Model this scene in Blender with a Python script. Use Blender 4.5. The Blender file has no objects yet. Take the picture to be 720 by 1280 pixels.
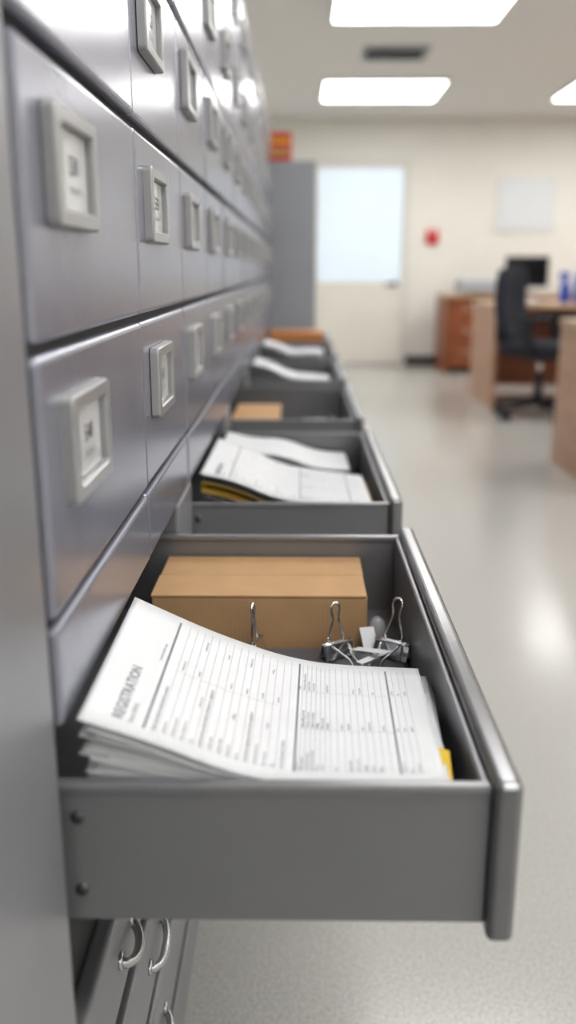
import bpy, bmesh, math, random
import numpy as np
from mathutils import Vector, Matrix
random.seed(7)
scene = bpy.context.scene
H = 1.0            # camera height; "rel" z values are relative to it
W = 0.145          # distance camera -> cabinet face

# ------------------------------------------------------------------ materials
def mat(name, col, rough=0.5, metal=0.0, var=0.0, vscale=20.0, bump=0.0, bscale=200.0, spec=0.5, emis=None, estr=0.0, coat=0.0, alpha=1.0, trans=0.0):
    m = bpy.data.materials.new(name); m.use_nodes = True
    nt = m.node_tree; b = nt.nodes['Principled BSDF']
    b.inputs['Base Color'].default_value = (*col, 1)
    b.inputs['Roughness'].default_value = rough
    b.inputs['Metallic'].default_value = metal
    b.inputs['Specular IOR Level'].default_value = spec
    b.inputs['Coat Weight'].default_value = coat
    b.inputs['Alpha'].default_value = alpha
    b.inputs['Transmission Weight'].default_value = trans
    if emis:
        b.inputs['Emission Color'].default_value = (*emis, 1)
        b.inputs['Emission Strength'].default_value = estr
    tc = nt.nodes.new('ShaderNodeTexCoord')
    if var > 0:
        n = nt.nodes.new('ShaderNodeTexNoise'); n.inputs['Scale'].default_value = vscale; n.inputs['Detail'].default_value = 4
        r = nt.nodes.new('ShaderNodeValToRGB')
        r.color_ramp.elements[0].position = 0.3; r.color_ramp.elements[1].position = 0.7
        r.color_ramp.elements[0].color = (*[c*(1-var) for c in col], 1)
        r.color_ramp.elements[1].color = (*[min(1, c*(1+var)) for c in col], 1)
        nt.links.new(tc.outputs['Object'], n.inputs['Vector'])
        nt.links.new(n.outputs['Fac'], r.inputs['Fac'])
        nt.links.new(r.outputs['Color'], b.inputs['Base Color'])
    if bump > 0:
        n2 = nt.nodes.new('ShaderNodeTexNoise'); n2.inputs['Scale'].default_value = bscale
        bp = nt.nodes.new('ShaderNodeBump'); bp.inputs['Strength'].default_value = bump; bp.inputs['Distance'].default_value = 0.001
        nt.links.new(tc.outputs['Object'], n2.inputs['Vector'])
        nt.links.new(n2.outputs['Fac'], bp.inputs['Height'])
        nt.links.new(bp.outputs['Normal'], b.inputs['Normal'])
    return m

def wood(name, c1, c2, rough=0.4, scale=3.0):
    m = mat(name, c1, rough)
    nt = m.node_tree; b = nt.nodes['Principled BSDF']
    tc = nt.nodes.new('ShaderNodeTexCoord'); mp = nt.nodes.new('ShaderNodeMapping')
    mp.inputs['Scale'].default_value = (1, 1, 9)
    n = nt.nodes.new('ShaderNodeTexNoise'); n.inputs['Scale'].default_value = scale; n.inputs['Detail'].default_value = 6
    n.inputs['Distortion'].default_value = 0.8
    r = nt.nodes.new('ShaderNodeValToRGB')
    r.color_ramp.elements[0].position = 0.35; r.color_ramp.elements[1].position = 0.65
    r.color_ramp.elements[0].color = (*c1, 1); r.color_ramp.elements[1].color = (*c2, 1)
    nt.links.new(tc.outputs['Object'], mp.inputs['Vector']); nt.links.new(mp.outputs['Vector'], n.inputs['Vector'])
    nt.links.new(n.outputs['Fac'], r.inputs['Fac']); nt.links.new(r.outputs['Color'], b.inputs['Base Color'])
    return m

M = {}
M['face'] = mat('painted_steel_face', (0.30, 0.305, 0.36), 0.24, 0.5, 0.05, 6, 0.04, 500)
M['carcass'] = mat('painted_steel_frame', (0.27, 0.27, 0.285), 0.34, 0.3, 0.05, 6)
M['gap_shade'] = mat('steel_gap_shade', (0.015, 0.015, 0.017), 0.6)  # near-black colour stands for the shade in gaps behind the fronts
M['drawer'] = mat('drawer_steel', (0.235, 0.235, 0.245), 0.28, 0.3, 0.05, 8, 0.05, 600)
M['drawer_front'] = mat('drawer_front_steel', (0.23, 0.23, 0.235), 0.20, 0.6, 0.05, 8)
M['holder'] = mat('label_holder_plastic', (0.35, 0.35, 0.355), 0.28, 0.35)
M['card'] = mat('label_card', (0.60, 0.60, 0.61), 0.25, coat=0.6)
M['ink'] = mat('ink', (0.08, 0.08, 0.09), 0.7)
M['ink_soft'] = mat('ink_soft', (0.23, 0.23, 0.25), 0.7)
M['rule'] = mat('rule_line', (0.42, 0.42, 0.45), 0.7)
M['paper'] = mat('paper', (0.70, 0.705, 0.715), 0.75, 0, 0.015, 30)
M['paper2'] = mat('paper_aged', (0.58, 0.58, 0.60), 0.75, 0, 0.03, 30)
M['paper_blue'] = mat('paper_bluish', (0.46, 0.51, 0.57), 0.6)
M['yellow'] = mat('yellow_card', (0.80, 0.55, 0.05), 0.6)
M['manila'] = mat('manila_card', (0.52, 0.34, 0.13), 0.6, 0, 0.05)
M['black'] = mat('black_plastic', (0.018, 0.018, 0.022), 0.45, 0, 0.1)
M['fabric'] = mat('black_fabric', (0.02, 0.022, 0.034), 0.85, 0, 0.2, 80, 0.3, 600)
M['folder'] = mat('grey_folder', (0.13, 0.13, 0.14), 0.5, 0, 0.05)
M['chrome'] = mat('chrome_wire', (0.82, 0.82, 0.82), 0.14, 1.0)
M['dull_chrome'] = mat('dark_chrome', (0.50, 0.50, 0.51), 0.22, 1.0)  # darker, slightly rougher chrome for the lower handles
M['screw'] = mat('zinc_screw', (0.12, 0.12, 0.125), 0.4, 0.7)
M['cardboard'] = mat('cardboard', (0.52, 0.33, 0.175), 0.8, 0, 0.05, 25, 0.2, 300)
M['carton_edge'] = mat('cardboard_edge', (0.30, 0.18, 0.09), 0.85, 0, 0.1, 60)
M['wood_red'] = wood('wood_red', (0.24, 0.075, 0.03), (0.34, 0.12, 0.05))
M['wood_pale'] = wood('wood_pale', (0.43, 0.25, 0.165), (0.52, 0.32, 0.215))
M['wood_top'] = wood('wood_top', (0.48, 0.31, 0.19), (0.58, 0.39, 0.25), 0.3)
M['wood_orange'] = wood('wood_orange', (0.46, 0.18, 0.05), (0.58, 0.25, 0.08))
M['wall'] = mat('wall_paint', (0.81, 0.80, 0.755), 0.7, 0, 0.02, 3)
M['door'] = mat('door_paint', (0.79, 0.77, 0.71), 0.5, 0, 0.02, 3)
M['ceiling'] = mat('ceiling_paint', (0.82, 0.82, 0.81), 0.9, 0, 0.03, 120)
M['trimwhite'] = mat('trim_white', (0.75, 0.74, 0.71), 0.5)
M['rubber'] = mat('baseboard_rubber', (0.035, 0.03, 0.03), 0.5)
M['panel'] = mat('light_panel_diffuser', (0.9, 0.9, 0.9), 0.5, emis=(1, 0.995, 0.985), estr=9.0)
M['glass_glow'] = mat('frosted_daylight_glow', (0.7, 0.8, 0.9), 0.4, emis=(0.80, 0.90, 1.0), estr=0.36)  # emission in the pane stands in for daylight behind the door
M['red'] = mat('red_plastic', (0.65, 0.04, 0.03), 0.4)
M['white_pl'] = mat('white_plastic', (0.75, 0.76, 0.78), 0.4)
M['grey_pl'] = mat('grey_plastic', (0.42, 0.44, 0.46), 0.5)
M['blue'] = mat('blue_plastic', (0.04, 0.10, 0.50), 0.35)
M['screen'] = mat('screen_glass', (0.01, 0.011, 0.013), 0.12)
M['locker'] = mat('locker_steel', (0.36, 0.375, 0.405), 0.45, 0.15, 0.03, 4)
M['clear'] = mat('clear_plastic', (0.85, 0.86, 0.88), 0.15, trans=0.6)
M['board'] = mat('whiteboard', (0.74, 0.77, 0.80), 0.3)

# floor: speckled glossy vinyl
def floor_mat():
    m = mat('vinyl_floor', (0.5, 0.49, 0.46), 0.22)
    nt = m.node_tree; b = nt.nodes['Principled BSDF']
    tc = nt.nodes.new('ShaderNodeTexCoord')
    n = nt.nodes.new('ShaderNodeTexNoise'); n.inputs['Scale'].default_value = 240; n.inputs['Detail'].default_value = 3
    r = nt.nodes.new('ShaderNodeValToRGB')
    e = r.color_ramp.elements
    e[0].position = 0.36; e[0].color = (0.37, 0.362, 0.34, 1)
    e[1].position = 0.60; e[1].color = (0.54, 0.53, 0.505, 1)
    n2 = nt.nodes.new('ShaderNodeTexNoise'); n2.inputs['Scale'].default_value = 1.3; n2.inputs['Detail'].default_value = 3
    mr = nt.nodes.new('ShaderNodeMapRange'); mr.inputs['To Min'].default_value = 0.12; mr.inputs['To Max'].default_value = 0.26
    nt.links.new(tc.outputs['Object'], n.inputs['Vector']); nt.links.new(n.outputs['Fac'], r.inputs['Fac'])
    nt.links.new(r.outputs['Color'], b.inputs['Base Color'])
    nt.links.new(tc.outputs['Object'], n2.inputs['Vector']); nt.links.new(n2.outputs['Fac'], mr.inputs['Value'])
    nt.links.new(mr.outputs['Result'], b.inputs['Roughness'])
    return m
M['floor'] = floor_mat()

def corrugate(m):
    nt = m.node_tree; b = nt.nodes['Principled BSDF']
    tc = nt.nodes.new('ShaderNodeTexCoord')
    w = nt.nodes.new('ShaderNodeTexWave'); w.inputs['Scale'].default_value = 70; w.bands_direction = 'X'
    bp = nt.nodes.new('ShaderNodeBump'); bp.inputs['Strength'].default_value = 0.14; bp.inputs['Distance'].default_value = 0.0005
    nt.links.new(tc.outputs['Object'], w.inputs['Vector']); nt.links.new(w.outputs['Fac'], bp.inputs['Height'])
    nt.links.new(bp.outputs['Normal'], b.inputs['Normal'])
corrugate(M['cardboard'])

# ------------------------------------------------------------------ helpers
def empty(name, loc=(0, 0, 0), rotz=0, sc=1):
    o = bpy.data.objects.new(name, None); scene.collection.objects.link(o)
    o.location = loc; o.rotation_euler = (0, 0, rotz); o.scale = (sc, sc, sc); o.empty_display_size = 0.05
    return o

class MB:
    def __init__(s, name, parent=None, bevel=0, seg=2, smooth=False, loc=None, rot=None):
        s.name = name; s.bm = bmesh.new(); s.mats = []; s.parent = parent
        s.bevel = bevel; s.seg = seg; s.smooth = smooth; s.loc = loc; s.rot = rot
    def mi(s, m):
        m = M[m] if isinstance(m, str) else m
        if m not in s.mats: s.mats.append(m)
        return s.mats.index(m)
    def box(s, x0, x1, y0, y1, z0, z1, m, rot=None, piv=None):
        i = s.mi(m)
        vs = [s.bm.verts.new((x, y, z)) for x in (x0, x1) for y in (y0, y1) for z in (z0, z1)]
        for q in ((0, 1, 3, 2), (4, 6, 7, 5), (0, 4, 5, 1), (2, 3, 7, 6), (0, 2, 6, 4), (1, 5, 7, 3)):
            f = s.bm.faces.new([vs[k] for k in q]); f.material_index = i
        if rot is not None:
            c = Vector(piv) if piv else Vector(((x0+x1)/2, (y0+y1)/2, (z0+z1)/2))
            bmesh.ops.rotate(s.bm, cent=c, matrix=rot, verts=vs)
        return vs
    def cyl(s, p0, p1, r0, r1, m, n=20, cap=True):
        i = s.mi(m); p0 = Vector(p0); p1 = Vector(p1); d = (p1-p0).normalized()
        a = d.orthogonal().normalized(); b = d.cross(a)
        A = []; B = []
        for k in range(n):
            t = 2*math.pi*k/n; v = a*math.cos(t)+b*math.sin(t)
            A.append(s.bm.verts.new(p0+v*r0)); B.append(s.bm.verts.new(p1+v*r1))
        for k in range(n):
            f = s.bm.faces.new((A[k], A[(k+1) % n], B[(k+1) % n], B[k])); f.material_index = i; f.smooth = True
        if cap:
            f = s.bm.faces.new(A[::-1]); f.material_index = i
            f = s.bm.faces.new(B); f.material_index = i
    def tube(s, pts, r, m, n=8, closed=False):
        i = s.mi(m); pts = [Vector(p) for p in pts]; rings = []
        N = len(pts); up = None
        for k, p in enumerate(pts):
            if closed: t = (pts[(k+1) % N]-pts[k-1]).normalized()
            else: t = (pts[min(k+1, N-1)]-pts[max(k-1, 0)]).normalized()
            if up is None: up = t.orthogonal().normalized()
            else:
                up = (up - t*up.dot(t))
                up = up.normalized() if up.length > 1e-6 else t.orthogonal().normalized()
            b = t.cross(up)
            rings.append([s.bm.verts.new(p+up*r*math.cos(2*math.pi*j/n)+b*r*math.sin(2*math.pi*j/n)) for j in range(n)])
        R = N if closed else N-1
        for k in range(R):
            a = rings[k]; c = rings[(k+1) % N]
            for j in range(n):
                f = s.bm.faces.new((a[j], a[(j+1) % n], c[(j+1) % n], c[j])); f.material_index = i; f.smooth = True
        if not closed:
            f = s.bm.faces.new(rings[0][::-1]); f.material_index = i
            f = s.bm.faces.new(rings[-1]); f.material_index = i
    def lathe(s, c, prof, m, n=24):
        i = s.mi(m) if not isinstance(m, list) else None
        rings = []
        for (r, z) in prof:
            rings.append([s.bm.verts.new((c[0]+r*math.cos(2*math.pi*j/n), c[1]+r*math.sin(2*math.pi*j/n), c[2]+z)) for j in range(n)])
        for k in range(len(rings)-1):
            ii = i if i is not None else s.mi(m[k])
            for j in range(n):
                f = s.bm.faces.new((rings[k][j], rings[k][(j+1) % n], rings[k+1][(j+1) % n], rings[k+1][j])); f.material_index = ii; f.smooth = True
        ii = i if i is not None else s.mi(m[-1])
        f = s.bm.faces.new(rings[0][::-1]); f.material_index = ii
        f = s.bm.faces.new(rings[-1]); f.material_index = ii
    def done(s):
        me = bpy.data.meshes.new(s.name)
        s.bm.normal_update()
        if not s.name.startswith(('print', 'text')): bmesh.ops.recalc_face_normals(s.bm, faces=s.bm.faces)
        s.bm.to_mesh(me); s.bm.free()
        for m in s.mats: me.materials.append(m)
        o = bpy.data.objects.new(s.name, me); scene.collection.objects.link(o)
        if s.smooth:
            for p in me.polygons: p.use_smooth = True
        if s.bevel:
            b = o.modifiers.new('bevel', 'BEVEL'); b.width = s.bevel; b.segments = s.seg; b.limit_method = 'ANGLE'; b.angle_limit = math.radians(50)
            b.harden_normals = False
        if s.parent: o.parent = s.parent
        if s.loc: o.location = s.loc
        if s.rot: o.rotation_euler = s.rot
        return o

_tc = {}
def text_mesh(txt):
    if txt in _tc: return _tc[txt]
    c = bpy.data.curves.new('t', 'FONT'); c.body = txt; c.size = 1.0; c.resolution_u = 2
    o = bpy.data.objects.new('t', c); scene.collection.objects.link(o)
    dg = bpy.context.evaluated_depsgraph_get(); oe = o.evaluated_get(dg)
    me = oe.to_mesh()
    vs = [(v.co.x, v.co.y) for v in me.vertices]; fs = [tuple(p.vertices) for p in me.polygons]
    oe.to_mesh_clear(); bpy.data.objects.remove(o); bpy.data.curves.remove(c)
    _tc[txt] = (vs, fs)
    return _tc[txt]
def put_text(mb, txt, size, fn, m):
    vs, fs = text_mesh(txt); i = mb.mi(m)
    V = [mb.bm.verts.new(fn(x*size, y*size)) for x, y in vs]
    for f in fs:
        try:
            F = mb.bm.faces.new([V[k] for k in f]); F.material_index = i
        except Exception: pass

# ------------------------------------------------------------------ room
XL, XR, YN, YF, CH = -0.80, 6.0, -3.5, 9.8, 2.46
def slab(name, *a):
    b = MB(name); b.box(*a); return b.done()
slab('floor', XL-.1, XR+.1, YN-.1, YF+.1, -0.1, 0, 'floor')
slab('ceiling', XL-.1, XR+.1, YN-.1, YF+.1, CH, CH+.1, 'ceiling')
slab('wall_left', XL-.1, XL, YN, YF, 0, CH, 'wall')
slab('wall_right', XR, XR+.1, YN, YF, 0, CH, 'wall')
slab('wall_front', XL-.1, XR+.1, YN-.1, YN, 0, CH, 'wall')
slab('wall_back', XL-.1, XR+.1, YF, YF+.1, 0, CH, 'wall')
slab('baseboard_back', 1.13, XR, YF-.015, YF, 0, 0.09, 'rubber')
slab('baseboard_right', XR-.015, XR, YN, YF-.015, 0, 0.09, 'rubber')

# door
d = empty('door_1', (0.62, YF, 0))
b = MB('door_frame', d, 0.004)
b.box(-.50, -.455, -.05, 0, 0, 2.06, 'trimwhite'); b.box(.455, .50, -.05, 0, 0, 2.06, 'trimwhite'); b.box(-.455, .455, -.05, 0, 2.02, 2.06, 'trimwhite'); b.done()
b = MB('door_leaf', d, 0.003)
b.box(-.45, .45, -.04, -.003, 0.01, 0.87, 'door'); b.box(-.45, -.43, -.04, -.003, .87, 2.015, 'door'); b.box(.43, .45, -.04, -.003, .87, 2.015, 'door'); b.box(-.43, .43, -.04, -.003, 1.98, 2.015, 'door'); b.done()
b = MB('door_glass', d); b.box(-.43, .43, -.02, -.012, .87, 1.98, 'glass_glow'); b.done()
b = MB('door_blind', d)
for k in range(26): b.box(-.42, .42, -.036, -.024, .90+k*.042, .902+k*.042, 'white_pl', Matrix.Rotation(.5, 3, 'X'))
b.done()
b = MB('door_handle', d)
b.cyl((.37, -.04, .84), (.37, -.09, .84), .012, .012, 'chrome'); b.cyl((.38, -.085, .84), (.27, -.085, .84), .010, .010, 'screw'); b.cyl((.37, -.04, .84), (.37, -.045, .84), .028, .028, 'screw'); b.done()

# whiteboard, alarm
b = MB('whiteboard', None, .003); b.box(2.02, 2.62, YF-.02, YF, 1.36, 1.90, 'trimwhite'); b.box(2.04, 2.60, YF-.024, YF-.02, 1.38, 1.88, 'board'); b.done()
b = MB('fire_alarm', None, .004); b.box(1.31, 1.43, YF-.04, YF, 1.24, 1.38, 'red'); b.cyl((1.37, YF-.04, 1.31), (1.37, YF-.06, 1.31), .04, .03, 'red'); b.box(1.335, 1.405, YF-.048, YF-.04, 1.345, 1.36, 'white_pl'); b.done()

# ceiling light panels; unseen rows overhead and behind camera added to light the cabinets
LX, LY = .49, .43
for cx in (0.69, 2.74, 4.79):
    for cy in (8.33, 5.65, 2.97, 0.29, -2.39):
        p = empty('ceiling_light', (cx, cy, CH))
        b = MB('diffuser', p); b.box(-LX, LX, -LY, LY, -.012, -.006, 'panel'); b.done()
        b = MB('light_frame', p, .002)
        b.box(-LX-.03, LX+.03, -LY-.03, -LY, -.02, 0, 'trimwhite'); b.box(-LX-.03, LX+.03, LY, LY+.03, -.02, 0, 'trimwhite')
        b.box(-LX-.03, -LX, -LY, LY, -.02, 0, 'trimwhite'); b.box(LX, LX+.03, -LY, LY, -.02, 0, 'trimwhite'); b.done()
p = empty('air_vent', (.66, 6.95, CH))
b = MB('vent_frame', p, .002)
b.box(-.23, .23, -.20, -.17, -.015, 0, 'grey_pl'); b.box(-.23, .23, .17, .20, -.015, 0, 'grey_pl'); b.box(-.23, -.20, -.17, .17, -.015, 0, 'grey_pl'); b.box(.20, .23, -.17, .17, -.015, 0, 'grey_pl')
b.box(-.2, .2, -.17, .17, -.003, 0, 'black')
for k in range(7): b.box(-.2, .2, -.16+k*.05, -.130+k*.05, -.012, -.008, 'grey_pl', Matrix.Rotation(.4, 3, 'X'))
b.done()

# ------------------------------------------------------------------ filing cabinet
XF = -W
cab = empty('filing_cabinet', (0, 0, 0))
YE = 4.57; XB = -0.74
P0, PITCH, DW = 0.497, 0.70, 0.548
zt = H-.278; zb = H-.422
b = MB('carcass', cab)
b.box(XB, XF-.010, .485, YE-.004, zt+.004, H+.635, 'gap_shade')
b.box(XB, XF-.014, .485, YE-.004, .06, zb-.004, 'gap_shade')
b.box(XB, XB+.02, .485, YE-.004, zb-.004, zt+.004, 'gap_shade')
b.done()
b = MB('frame', cab, .004, 3)
b.box(XB, XF, -.9, .484, .0, H+.64, 'carcass')
b.box(XB, XF, YE-.004, YE+.02, 0, H+.64, 'carcass')
b.box(XB, XF, .484, YE-.004, H+.622, H+.64, 'carcass')
b.box(XB, XF-.012, .484, YE-.004, 0, .06, 'carcass')
for i in range(6):
    y1 = P0+i*PITCH+DW
    y2 = min(P0+(i+1)*PITCH-.008, YE-.004)
    if i == 5: y1 = P0+5*PITCH+.53
    b.box(XB+.02, XF-.001, y1+.008, y2, zb, zt, 'carcass')
b.done()
cols = [.50, .840]
while cols[-1] < YE-.1: cols.append(cols[-1]+.3105)
cols[-1] = YE-.005
NC = len(cols)-1
rows = [(.4555, .6185), (.290, .4485), (.128, .283), (-.0415, .119), (-.2045, -.0480), (-.2755, -.2105)]
b = MB('drawer_fronts', cab, .0045, 3)
for c in range(NC):
    for (z0, z1) in rows:
        b.box(XF-.016, XF+random.uniform(-.0008, .0008), cols[c]+.0012, cols[c+1]-.0012, H+z0, H+z1, 'face')
b.done()
b = MB('lower_drawer_fronts', cab, .004, 3)
lr = [(-.585, -.500), (-.702, -.612), (-.822, -.732), (-.935, -.850)]
for i in range(6):
    y0 = P0+i*PITCH-.008; y1 = min(y0+PITCH-.008, YE-.006)
    for z0, z1 in lr: b.box(XF-.016, XF, y0, y1, H+z0, H+z1, 'carcass')
b.done()
b = MB('drawer_handles', cab)
for i in range(6):
    for j, (z0, z1) in enumerate(lr):
        y0 = P0+i*PITCH+(.115 if j == 0 else .235); z = H+(z0+z1)/2-.003; hl = .050 if j == 0 else .075
        pts = []
        for k in range(17):
            t = k/16; a = math.sin(math.pi*t)**.4
            pts.append((XF-.002+.013*a, y0+hl*t, z-.010*a))
        b.tube(pts, .0042, 'dull_chrome', 10)
        for yy in (y0, y0+hl): b.cyl((XF-.001, yy, z), (XF+.003, yy, z), .008, .007, 'dull_chrome', 16)
b.done()

# label holders
def rrect(w, h, r, n=5):
    out = []
    for cx, cy, a0 in ((w/2-r, h/2-r, 0), (-w/2+r, h/2-r, 90), (-w/2+r, -h/2+r, 180), (w/2-r, -h/2+r, 270)):
        for k in range(n+1):
            a = math.radians(a0+90*k/n); out.append((cx+r*math.cos(a), cy+r*math.sin(a)))
    return out
bh = MB('label_holders', cab); bc = MB('label_cards', cab); bt = MB('text_labels', cab)
def holder(yc, zc, txt):
    i = bh.mi('holder')
    w, h, t = .108, .069, .0085
    loops = [(rrect(w, h, .005), 0), (rrect(w-.001, h-.001, .005), t-.0018), (rrect(w-.0035, h-.0035, .0045), t),
             (rrect(w-.024, h-.019, .0025), t), (rrect(w-.0262, h-.0212, .002), t-.0014), (rrect(w-.0262, h-.0212, .002), .001)]
    R = [[bh.bm.verts.new((XF+x, yc+p[0], zc+p[1])) for p in L] for L, x in loops]
    n = len(R[0])
    for a in range(len(R)-1):
        for k in range(n):
            f = bh.bm.faces.new((R[a][k], R[a][(k+1) % n], R[a+1][(k+1) % n], R[a+1][k])); f.material_index = i; f.smooth = a in (1,)
    bc.box(XF+.0006, XF+.0030, yc-.0400, yc+.0400, zc-.0235, zc+.0235, 'card')
    put_text(bt, txt, .0165, lambda x, y: (XF+.0034, yc-.008+x, zc-.002+y), 'ink')
    put_text(bt, 'Files A-' + txt[-1], .0075, lambda x, y: (XF+.0034, yc-.008+x, zc-.013+y), 'ink_soft')
for c in range(NC):
    for ri, (z0, z1) in enumerate(rows[:5]):
        holder(cols[c]+.094, H+z1-.027-.0345, '%d' % (500+ri*10+c*3))
for q in (bh, bc, bt): q.done()

# open drawers
DT, DB = H-.314, H-.4115
def open_drawer(i, y0, w, ext):
    b = MB('open_drawer_%d' % (i+1), cab, .0022, 3)
    y1 = y0+w; t = .0065; xb = XB+.06
    b.box(xb, ext, y0, y0+t, DB, DT, 'drawer'); b.box(xb, ext, y1-t, y1, DB, DT, 'drawer')
    b.box(xb, xb+t, y0+t, y1-t, DB, DT, 'drawer'); b.box(xb, ext, y0+t, y1-t, DB+.002, DB+.006, 'drawer')
    b.box(ext-.006, ext, y0+t, y1-t, DB, DT+.001, 'drawer')
    b.box(xb, ext, y0-.0015, y0+t+.0015, DT-.004, DT+.003, 'drawer'); b.box(xb, ext, y1-t-.0015, y1+.0015, DT-.004, DT+.003, 'drawer')
    b.done()
    b = MB('open_drawer_front_%d' % (i+1), cab, .0050, 4)
    b.box(ext, ext+.0175, y0-.010, y1+.010, H-.419, DT+.010, 'drawer_front'); b.done()
    b = MB('drawer_screws_%d' % (i+1), cab)
    for z in (H-.335, H-.388):
        c = (XF+.006, y0, z)
        prof_ = [(.0048, 0), (.0046, .0010), (.0034, .0020), (.0016, .0023)]
        n = 16; R = []
        for r, h in prof_: R.append([b.bm.verts.new((c[0]+r*math.cos(6.2832*k/n), y0-h, z+r*math.sin(6.2832*k/n))) for k in range(n)])
        ii = b.mi('screw')
        for a in range(3):
            for k in range(n):
                f = b.bm.faces.new((R[a][k], R[a][(k+1) % n], R[a+1][(k+1) % n], R[a+1][k])); f.material_index = ii; f.smooth = True
        f = b.bm.faces.new(R[3]); f.material_index = ii
        b.box(c[0]-.003, c[0]+.003, y0-.0026, y0-.0022, z-.0005, z+.0005, 'black')
    b.done()
ext = [.121, .124, .119, .116, .121, .118]
for i in range(6):
    open_drawer(i, P0+i*PITCH, DW if i < 5 else .52, ext[i])

# ------------------------------------------------------------------ papers
def prof(xs, zs, n=60, sm=7):
    x = np.linspace(xs[0], xs[-1], n); z = np.interp(x, xs, zs)
    zp = np.concatenate([np.full(sm, 0)+z[0]-(z[1]-z[0])*np.arange(sm, 0, -1), z, z[-1]+(z[-1]-z[-2])*np.arange(1, sm+1)])
    k = np.ones(2*sm+1)/(2*sm+1)
    return x, np.convolve(zp, k, 'valid')
WORDS = ['Name', 'of filing', 'record', 'date received', 'number', 'address', 'City', 'State', 'section', 'please complete', 'office use only', 'total', 'signature', 'amount due', 'account', 'reference no.', 'type', 'authorized by', 'description', 'department']
def sheet(name, xs_n, zs_n, xs_f, zs_f, y0, y1, printed=True, m='paper', dz=0, parent=None, taper=0, seed=0):
    rnd = random.Random(seed)
    N = 60
    xn, zn = prof(xs_n, zs_n, N); xf, zf = prof(xs_f, zs_f, N)
    L = .279; Wd = y1-y0
    def S(s, t, o=0):
        u = min(max(s/L, 0), 1)*(N-1); i = min(int(u), N-2); f = u-i; v = t/Wd
        ax = xn[i]*(1-f)+xn[i+1]*f; az = zn[i]*(1-f)+zn[i+1]*f
        bx = xf[i]*(1-f)+xf[i+1]*f; bz = zf[i]*(1-f)+zf[i+1]*f
        return (ax*(1-v)+bx*v, y0+t*(1-taper*s/L), H+az*(1-v)+bz*v+dz+o)
    root = empty(name) if parent is None else parent
    b = MB('sheet', root); i = b.mi(m); K = 8
    G = [[b.bm.verts.new(S(L*a/(N-1), Wd*c/K)) for c in range(K+1)] for a in range(N)]
    G2 = [[b.bm.verts.new(S(L*a/(N-1), Wd*c/K, -.00025)) for c in range(K+1)] for a in range(N)]
    for a in range(N-1):
        for c in range(K):
            f = b.bm.faces.new((G[a][c], G[a+1][c], G[a+1][c+1], G[a][c+1])); f.material_index = i; f.smooth = True
            f = b.bm.faces.new((G2[a][c], G2[a][c+1], G2[a+1][c+1], G2[a+1][c])); f.material_index = i; f.smooth = True
    for a in range(N-1):
        for c in (0, K):
            f = b.bm.faces.new((G[a][c], G[a+1][c], G2[a+1][c], G2[a][c])); f.material_index = i
    for c in range(K):
        for a in (0, N-1):
            f = b.bm.faces.new((G[a][c], G[a][c+1], G2[a][c+1], G2[a][c])); f.material_index = i
    b.done()
    if printed:
        p = MB('print', root)
        o = .00030
        def rule(s, t0, t1, th, m):
            ii = p.mi(m)
            vs = [p.bm.verts.new(S(s, t0, o)), p.bm.verts.new(S(s+th, t0, o)), p.bm.verts.new(S(s+th, t1, o)), p.bm.verts.new(S(s, t1, o))]
            f = p.bm.faces.new(vs); f.material_index = ii
        def vrule(s0, s1, t, th, m):
            ii = p.mi(m); n = 12
            for k in range(n):
                a = s0+(s1-s0)*k/n; c = s0+(s1-s0)*(k+1)/n
                f = p.bm.faces.new([p.bm.verts.new(S(*q, o)) for q in ((a, t), (c, t), (c, t+th), (a, t+th))]); f.material_index = ii
        def T(txt, s, t, size, m): put_text(p, txt, size, lambda x, y: S(s-y, min(t+x, Wd-.004), o), m)
        for dd in (0, .0003): T('REGISTRATION', .030+dd, .016+dd, .0118, 'ink_soft')
        T('Form 204-B', .038, .016, .0055, 'ink_soft')
        T('Confidential office copy', .042, .120, .0035, 'ink_soft')
        rule(.0455, .014, Wd-.012, .0020, 'ink_soft')
        s = .056
        k = 0
        while s < .268:
            heavy = k in (15, 31)
            rule(s, .014, Wd-.012, .0017 if heavy else .00036, 'ink_soft' if heavy else 'rule')
            if not heavy:
                if k < 15:
                    if k % 5 == 0: T(' '.join(rnd.choice(WORDS) for _ in range(4)), s-.0014, .016, .0042, 'ink_soft')
                    else:
                        T(' '.join(rnd.choice(WORDS) for _ in range(rnd.choice([1, 1, 2]))), s-.0014, .016, .0035, 'ink_soft')
                        if k % 2: T(rnd.choice(WORDS), s-.0014, Wd*.54, .0035, 'ink_soft')
                        if k % 3 == 0: T(rnd.choice(WORDS), s-.0014, Wd*.78, .0033, 'ink_soft')
                        if k % 4 == 0: T(rnd.choice(WORDS), s-.0014, Wd*.32, .0033, 'ink_soft')
                else:
                    for q in (.016, Wd*.37, Wd*.69):
                        if rnd.random() < (.95 if 16 < k < 22 or k > 31 else .50): T(' '.join(rnd.choice(WORDS) for _ in range(2 if k in (17, 18, 19) else 1)), s-.0012, q, .0033, 'ink_soft' if rnd.random() < .8 else 'ink')
            s += .0070 if k < 15 else (.0042 if k < 22 else .0060)
            k += 1
        vrule(.056, .145, Wd*.52, .00035, 'rule'); vrule(.165, .245, Wd*.36, .00035, 'rule'); vrule(.165, .245, Wd*.68, .00035, 'rule')
        p.done()
    return root

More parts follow.
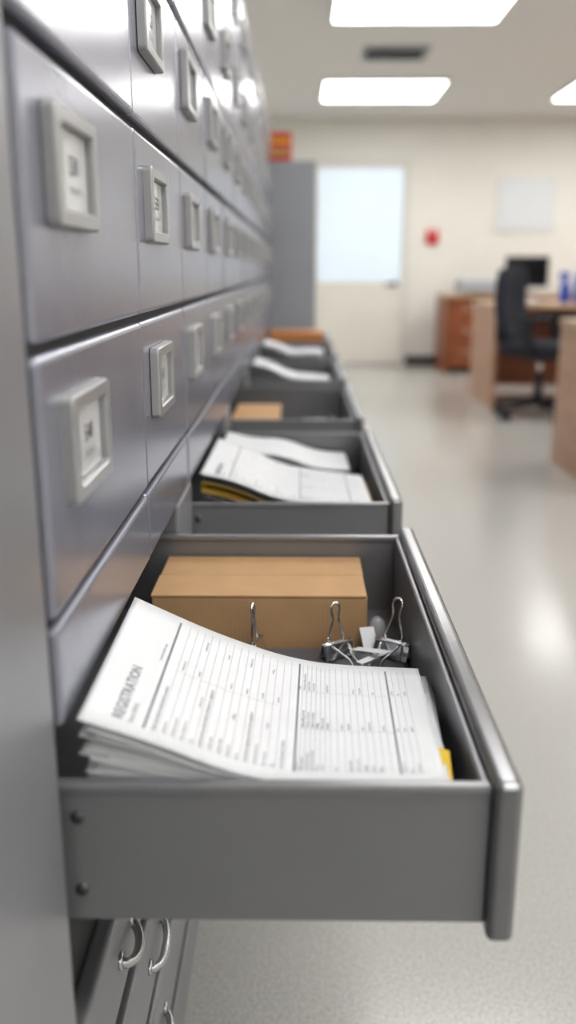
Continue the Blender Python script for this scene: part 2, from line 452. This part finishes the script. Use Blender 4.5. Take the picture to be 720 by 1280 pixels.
xs_n = [-.139, -.0886, -.048, -.028, 0, .095]; zs_n = [-.2725, -.2895, -.308, -.3150, -.3165, -.3175]
xs_f = [-.141, -.0733, -.0035, .04, .1045]; zs_f = [-.273, -.3057, -.331, -.336, -.3385]
sheet('printed_form', xs_n, zs_n, xs_f, zs_f, .5085, .727, seed=3)
st = empty('paper_stack')
rnd = random.Random(5)
for k in range(12):
    zl = -.2725-.0034*(k+1)-.003
    a = [-.136+rnd.uniform(-.003, .006), -.09, -.05, 0, .092+rnd.uniform(-.006, .007)]
    zn_ = [zl-.004*math.sin(k*1.7), -.294-.0022*k, -.312-.0008*k, -.3185-.0006*k, -.3195-.0007*k]
    zf_ = [zl, -.300-.0030*k, -.325-.001*k, -.337-.0009*k, -.3415-.0009*k]
    sheet('s', a, zn_, [q+rnd.uniform(-.001, .002) for q in a[:-1]]+[a[-1]+.010+.0008*k], zf_, .5075+rnd.uniform(0, .003), .722+rnd.uniform(-.004, .004), False, 'paper' if k % 3 else 'paper2', parent=st)
b = MB('sheet_block', st)
z = DB+.0065
while z < H-.354:
    dx = rnd.uniform(-.002, .004); dy = rnd.uniform(0, .003)
    b.box(-.134+dx, .098+dx, .507+dy, .720+dy, z, z+.0022, 'paper' if rnd.random() < .6 else 'paper2'); z += .0025
b.done()
b = MB('index_card'); b.box(.080, .106, .540, .700, H-.3375, H-.3367, 'paper2', Matrix.Rotation(-.02, 3, 'Z') @ Matrix.Rotation(-.06, 3, 'X')); b.done()
b = MB('yellow_tab', None, .0003); b.box(.0955, .1045, .530, .570, H-.3275, H-.3265, 'yellow', Matrix.Rotation(-.10, 3, 'Z') @ Matrix.Rotation(.3, 3, 'Y')); b.done()

# grey folder under the clips
b = MB('file_folder', None, .001)
b.box(-.13, .112, .742, .893, DB+.0065, H-.3945, 'folder'); b.box(-.13, .110, .745, .891, H-.394, H-.392, 'folder'); b.done()

# ------------------------------------------------------------------ cardboard box
def carton(name, x0, x1, y0, y1, z0, z1):
    r = empty(name, ((x0+x1)/2, (y0+y1)/2, z0)); w = (x1-x0)/2; dd = (y1-y0)/2; h = z1-z0
    b = MB('body', r, .0014, 2); b.box(-w, w, -dd, dd, 0, h-.0022, 'cardboard'); b.done()
    b = MB('flaps', r, .0008, 2)
    b.box(-w-.0008, w+.0006, -dd-.0005, -.0012, h-.002, h+.0010, 'cardboard'); b.box(-w, w+.0014, .0012, dd+.0005, h-.002, h+.0004, 'cardboard')
    b.done()
    b = MB('side_joint', r, .0006); b.box(w, w+.0016, -dd+.002, -dd+.035, .002, h-.003, 'cardboard')
    b.box(-w+.002, w-.002, -.0010, .0010, h-.0018, h-.0006, 'carton_edge'); b.done()
    return r
carton('cardboard_box', -.157, .0715, .900, 1.034, DB+.0065, H-.3365)
carton('cardboard_box', -.150, -.045, 1.955, 2.20, DB+.0065, H-.322)

# ------------------------------------------------------------------ binder clips
def binder_clip(loc, rot, lean=0.0, fold=True, sc=1.12):
    r = empty('binder_clip', loc, rot, sc)
    b = MB('spring_body', r)
    w = .016; i = b.mi('chrome')
    sec = [(-.0012, .0145), (-.0068, .0015), (-.0055, .0003), (.0055, .0003), (.0068, .0015), (.0012, .0145)]
    inn = [(-.0006, .0142), (-.0058, .0019), (-.0050, .0012), (.0050, .0012), (.0058, .0019), (.0006, .0142)]
    A = []
    for x in (-w, w):
        A.append([b.bm.verts.new((x, q[0], q[1])) for q in sec]); A.append([b.bm.verts.new((x, q[0], q[1])) for q in inn])
    n = 6
    for k in range(n-1):
        for q in ((A[0][k], A[0][k+1], A[2][k+1], A[2][k]), (A[1][k], A[3][k], A[3][k+1], A[1][k+1]), (A[0][k], A[1][k], A[1][k+1], A[0][k+1]), (A[2][k], A[2][k+1], A[3][k+1], A[3][k])):
            f = b.bm.faces.new(q); f.material_index = i
    for s in (-1, 1): b.tube([(-w, s*.0014, .0148), (-w*.5, s*.0014, .0148), (w*.5, s*.0014, .0148), (w, s*.0014, .0148)], .0013, 'chrome', 8)
    b.done()
    b = MB('wire_handles', r)
    def loop(fn):
        pts = [(-.0085, 0), (-.0078, .006), (-.0052, .014), (-.0030, .022), (-.0034, .027), (-.0046, .031), (-.0042, .035), (-.0016, .0375), (.0016, .0375), (.0042, .035), (.0046, .031), (.0034, .027), (.0030, .022), (.0052, .014), (.0078, .006), (.0085, 0)]
        b.tube([fn(*p) for p in pts], .00125, 'chrome', 8)
    c, s_ = math.cos(lean), math.sin(lean)
    loop(lambda x, y: (x, .0014+y*s_, .0148+y*c))
    if fold: loop(lambda x, y: (x, -.0035-y*.93, .0150-y*.34))
    b.done(); return r
zc = H-.3918
binder_clip((.0400, .868, zc), .55, .10)
binder_clip((.0975, .868, zc), -.55, .20, sc=1.2)
binder_clip((-.044, .868, zc), 1.35, .05, False, sc=1.12)
binder_clip((.020, 2.12, DB+.0066), .4, .3)
binder_clip((.075, 2.16, DB+.0066), -.4, .2)

b = MB('paper_tag', None, .0003)
b.box(.052, .094, .834, .8425, zc+.0125, zc+.0131, 'paper', Matrix.Rotation(.9, 3, 'Z') @ Matrix.Rotation(.10, 3, 'Y'))
b.box(.052, .096, .842, .853, zc+.0165, zc+.0172, 'paper', Matrix.Rotation(-.75, 3, 'Z') @ Matrix.Rotation(-.20, 3, 'Y'))
b.box(.066, .082, .872, .898, zc+.014, zc+.0148, 'paper', Matrix.Rotation(.2, 3, 'Z') @ Matrix.Rotation(.7, 3, 'X'))
b.done()
b = MB('plastic_tab', None, .001); b.lathe((.086, .925, DB+.0065), [(.010, 0), (.011, .003), (.011, .022), (.007, .032), (.003, .035)], 'clear', 20); b.done()

# ------------------------------------------------------------------ contents of the further drawers
def bundle(y0, depth, x1=.10, lift=.0, seed=1, n=5, printed=True, under=('paper2',), zbase=-.325, taper=0, step=.004):
    xs = [-.138, -.09, -.03, .03, x1]
    zs1 = [-.283+lift, -.292+lift, -.312, zbase+.002, zbase]; zs2 = [-.288+lift, -.300+lift, -.318, zbase-.004, zbase-.008]
    sheet('printed_form', xs, zs1, xs, zs2, y0, y0+depth, printed, seed=seed, taper=taper)
    s_ = empty('paper_stack')
    rn = random.Random(seed)
    for k in range(n):
        xx = [-.136+rn.uniform(-.002, .006)]+xs[1:4]+[x1+rn.uniform(-.01, .006)]
        dz = -step*(k+1)
        sheet('s', xx, [v+dz*(1 if q < 3 else .3) for q, v in enumerate(zs1)], xx, [v+dz*(1 if q < 3 else .3) for q, v in enumerate(zs2)], y0+rn.uniform(-.004, .003), y0+depth*.9+rn.uniform(-.01, .006), False, under[k % len(under)], parent=s_, taper=taper)
    b = MB('sheet_block', s_); z = DB+.0065
    while z < H+zbase-.024:
        dx = rn.uniform(-.003, .003); b.box(-.134+dx, x1-.004+dx, y0+rn.uniform(0, .003), y0+depth*.7, z, z+.003, rn.choice(['paper', 'paper2', 'manila'])); z += .0034
    b.done()
bundle(1.216, .30, .102, .008, 11, 9, True, ('paper2', 'black', 'manila', 'yellow', 'black', 'yellow', 'manila', 'black', 'paper2'), -.318, .28, .0036)
bundle(1.525, .20, .088, -.018, 12, 3, False, ('paper_blue', 'paper2'), -.338)
bundle(2.65, .26, .09, .012, 13, 4, True, ('paper2',), -.318, .2)
bundle(3.38, .34, .09, .008, 14, 3, True, ('paper2',), -.308)
b = MB('envelope', None, .001); b.box(.005, .095, 2.945, 3.03, DB+.0066, DB+.014, 'paper2'); b.box(.012, .088, 2.95, 3.028, DB+.0145, DB+.020, 'paper'); b.done()
b = MB('notepad', None, .0008)
for k in range(8): b.box(-.015, .075, 1.930, 2.050, DB+.0066+k*.009, DB+.0146+k*.009, 'paper2' if k % 2 else 'paper', Matrix.Rotation(.05+.03*k, 3, 'Z'))
b.done()
t = empty('wooden_tray', (0, 4.16, DB+.0066))
b = MB('tray_body', t, .003)
b.box(-.135, .105, -.13, -.118, 0, .125, 'wood_orange'); b.box(-.135, .105, .118, .13, 0, .125, 'wood_orange')
b.box(-.135, -.123, -.118, .118, 0, .125, 'wood_orange'); b.box(.093, .105, -.118, .118, 0, .125, 'wood_orange'); b.box(-.123, .093, -.118, .118, 0, .012, 'wood_orange')
b.box(-.137, .107, -.132, .132, .122, .130, 'wood_orange')
b.done()

# ------------------------------------------------------------------ storage cabinet at the end + carton on top
sc = empty('storage_cabinet', (-.34, 5.0, 0))
b = MB('cabinet_body', sc, .003); b.box(-.40, .418, -.22, .24, .04, 1.515, 'locker'); b.box(-.39, .408, -.20, .23, 0, .04, 'black'); b.done()
b = MB('cabinet_doors', sc, .003); b.box(-.395, .007, -.238, -.2205, .06, 1.495, 'locker'); b.box(.011, .413, -.238, -.2205, .06, 1.495, 'locker')
b.cyl((.035, -.24, .85), (.035, -.27, .85), .008, .008, 'chrome'); b.cyl((.035, -.268, .78), (.035, -.268, .86), .008, .008, 'chrome'); b.done()
b = MB('snack_carton', None, .003)
b.box(-.21, -.045, 4.80, 4.95, 1.515, 1.65, 'red'); b.box(-.20, -.055, 4.797, 4.80, 1.54, 1.575, 'manila'); b.box(-.15, -.055, 4.797, 4.80, 1.60, 1.62, 'yellow'); b.done()

# ------------------------------------------------------------------ desks
def desk(x0, x1, y0, y1, h=.75, side='wood_pale', ped=None, panel_far=True):
    r = empty('office_desk', ((x0+x1)/2, (y0+y1)/2, 0)); a = (x1-x0)/2; c = (y1-y0)/2
    b = MB('desk_top', r, .004); b.box(-a-.01, a+.01, -c-.01, c+.01, h-.03, h, 'wood_top'); b.done()
    b = MB('desk_sides', r, .002); b.box(-a, -a+.03, -c, c, 0, h-.03, side); b.box(a-.03, a, -c, c, 0, h-.03, side); b.done()
    b = MB('modesty_panel', r, .002)
    yy = c-.06 if panel_far else -c+.04
    b.box(-a+.03, a-.03, yy, yy+.02, .08, h-.03, 'wood_red'); b.done()
    if ped:
        b = MB('pedestal', r, .003)
        px0, px1 = ped; b.box(px0, px1, -c+.02, c-.07, .05, h-.031, 'wood_red')
        for k in range(3): b.box(px0+.01, px1-.01, -c+.004, -c+.019, .07+k*.205, .265+k*.205, 'wood_red'); b.cyl(((px0+px1)/2-.05, -c-.008, .2+k*.205), ((px0+px1)/2+.05, -c-.008, .2+k*.205), .005, .005, 'chrome')
        b.done()
    return r
desk(1.40, 3.0, 6.62, 7.46, side='wood_pale', ped=(.3, .75))
desk(1.35, 3.0, 3.95, 4.76, side='wood_pale', ped=(.3, .75))
desk(1.42, 3.0, 8.95, 9.62, side='wood_red', ped=(-.755, -.42))
desk(3.6, 5.2, 6.62, 7.46, side='wood_pale', ped=(.3, .75))

# ------------------------------------------------------------------ office chair
def chair(x, y, rz):
    r = empty('office_chair', (x, y, 0), rz)
    b = MB('star_base', r)
    for k in range(5):
        a = 2*math.pi*k/5+.2; ca, sa = math.cos(a), math.sin(a)
        b.cyl((0.02*ca, .02*sa, .115), (.29*ca, .29*sa, .075), .026, .016, 'black', 12)
        b.cyl((.29*ca, .29*sa, .08), (.29*ca, .29*sa, .05), .010, .010, 'black', 10)
        for o in (-.018, .018):
            cx, cy = .29*ca-sa*o, .29*sa+ca*o
            b.cyl((cx+sa*.009, cy-ca*.009, .028), (cx-sa*.009, cy+ca*.009, .028), .028, .028, 'black', 18)
    b.cyl((0, 0, .09), (0, 0, .16), .045, .038, 'black'); b.cyl((0, 0, .15), (0, 0, .30), .028, .028, 'black'); b.cyl((0, 0, .30), (0, 0, .42), .016, .016, 'chrome')
    b.box(-.09, .09, -.12, .10, .405, .44, 'black')
    b.done()
    def cushion(name, dims, loc, rot=(0, 0, 0), bend=0):
        bm = bmesh.new(); bmesh.ops.create_cube(bm, size=1)
        bmesh.ops.subdivide_edges(bm, edges=bm.edges, cuts=5, use_grid_fill=True)
        for v in bm.verts:
            u = v.co.copy()
            e = 1-.10*(abs(u.x*2)**4+abs(u.y*2)**4+abs(u.z*2)**4)/2
            v.co = Vector((u.x*dims[0]*e, u.y*dims[1]*e, u.z*dims[2]*e))
            if bend: v.co.y += -bend*((v.co.x/(dims[0]/2))**2) + .03*math.cos(v.co.z/dims[2]*4)
        me = bpy.data.meshes.new(name); bm.to_mesh(me); bm.free(); me.materials.append(M['fabric'])
        for p in me.polygons: p.use_smooth = True
        o = bpy.data.objects.new(name, me); scene.collection.objects.link(o); o.parent = r; o.location = loc; o.rotation_euler = rot
        s = o.modifiers.new('s', 'SUBSURF'); s.levels = 1; s.render_levels = 1
    cushion('seat', (.52, .50, .10), (0, -.02, .475))
    cushion('backrest', (.46, .08, .52), (0, .245, .755), (-.12, 0, 0), .05)
    b = MB('back_support', r); b.tube([(0, .05, .42), (0, .20, .42), (0, .29, .46), (0, .315, .56), (0, .31, .70)], .018, 'black', 10); b.done()
    b = MB('armrests', r, .008, 3)
    for s in (-1, 1):
        b.box(s*.27-.03, s*.27+.03, -.14, .12, .665, .695, 'black'); b.box(s*.27-.015, s*.27+.015, -.03, .03, .43, .67, 'black'); b.box(min(s*.09, s*.285), max(s*.09, s*.285), -.03, .03, .415, .435, 'black')
    b.done()
chair(1.64, 6.22, math.radians(56))

# monitor, printer, bottles, paper
def monitor(x, y, z, w, h, rz=0):
    r = empty('computer_monitor', (x, y, z), rz)
    b = MB('stand', r, .002); b.box(-.09, .09, -.07, .07, 0, .012, 'black'); b.box(-.02, .02, .01, .03, .012, .12, 'black'); b.done()
    b = MB('screen_housing', r, .004); b.box(-w/2, w/2, -.015, .02, .07, .07+h, 'black'); b.box(-w/2+.012, w/2-.012, -.017, -.0151, .085, .058+h, 'screen'); b.done()
monitor(2.23, 9.2, .75, .42, .29)
monitor(2.9, 7.2, .75, .45, .28)
p = empty('desktop_printer', (1.76, 9.3, .75))
b = MB('printer_body', p, .01, 3); b.box(-.18, .18, -.15, .17, 0, .13, 'grey_pl'); b.box(-.17, .17, -.13, .15, .13, .165, 'white_pl'); b.box(-.13, .13, -.22, -.15, .03, .04, 'grey_pl'); b.done()
def bottle(x, y, z, h, cap, body):
    b = MB('spray_bottle', None)
    b.lathe((x, y, z), [(.038, 0), (.040, .01), (.040, h*.55), (.030, h*.68), (.013, h*.76), (.013, h*.82), (.018, h*.82), (.018, h*.92)], [body]*5+[cap]*3)
    b.box(x-.05, x+.025, y-.012, y+.012, z+h*.92, z+h, cap); b.box(x-.040, x-.030, y-.005, y+.005, z+h*.72, z+h*.92, cap); b.done()
bottle(1.98, 6.95, .75, .20, 'blue', 'blue'); bottle(2.06, 6.85, .75, .29, 'white_pl', 'blue'); bottle(2.15, 7.0, .75, .22, 'blue', 'white_pl'); bottle(2.03, 7.12, .75, .22, 'blue', 'white_pl')
b = MB('paper_tray', None, .003); b.box(1.55, 1.80, 6.9, 7.15, .75, .765, 'grey_pl'); b.box(1.57, 1.78, 6.92, 7.13, .765, .775, 'paper'); b.done()

# ------------------------------------------------------------------ world, camera
w = bpy.data.worlds.new('World'); scene.world = w; w.use_nodes = True
w.node_tree.nodes['Background'].inputs['Color'].default_value = (.9, .95, 1, 1); w.node_tree.nodes['Background'].inputs['Strength'].default_value = .4
cam = bpy.data.cameras.new('camera'); co = bpy.data.objects.new('camera', cam); scene.collection.objects.link(co)
F = 1126.0
cam.sensor_fit = 'VERTICAL'; cam.sensor_height = 36.0; cam.sensor_width = 36.0*720/1280
cam.lens = F/1280*36.0
cam.clip_start = .02; cam.clip_end = 60
pitch = math.atan(305/F); yaw = math.atan(15/F*math.cos(pitch))
co.location = (0, 0, H); co.rotation_euler = (math.pi/2-pitch, 0, yaw)
cam.dof.use_dof = True; cam.dof.focus_distance = .82; cam.dof.aperture_fstop = 2.7; cam.dof.aperture_blades = 0
scene.camera = co
scene.view_settings.view_transform = 'Standard'
scene.view_settings.look = 'None'
scene.view_settings.exposure = 0.06
scene.view_settings.gamma = 0.88
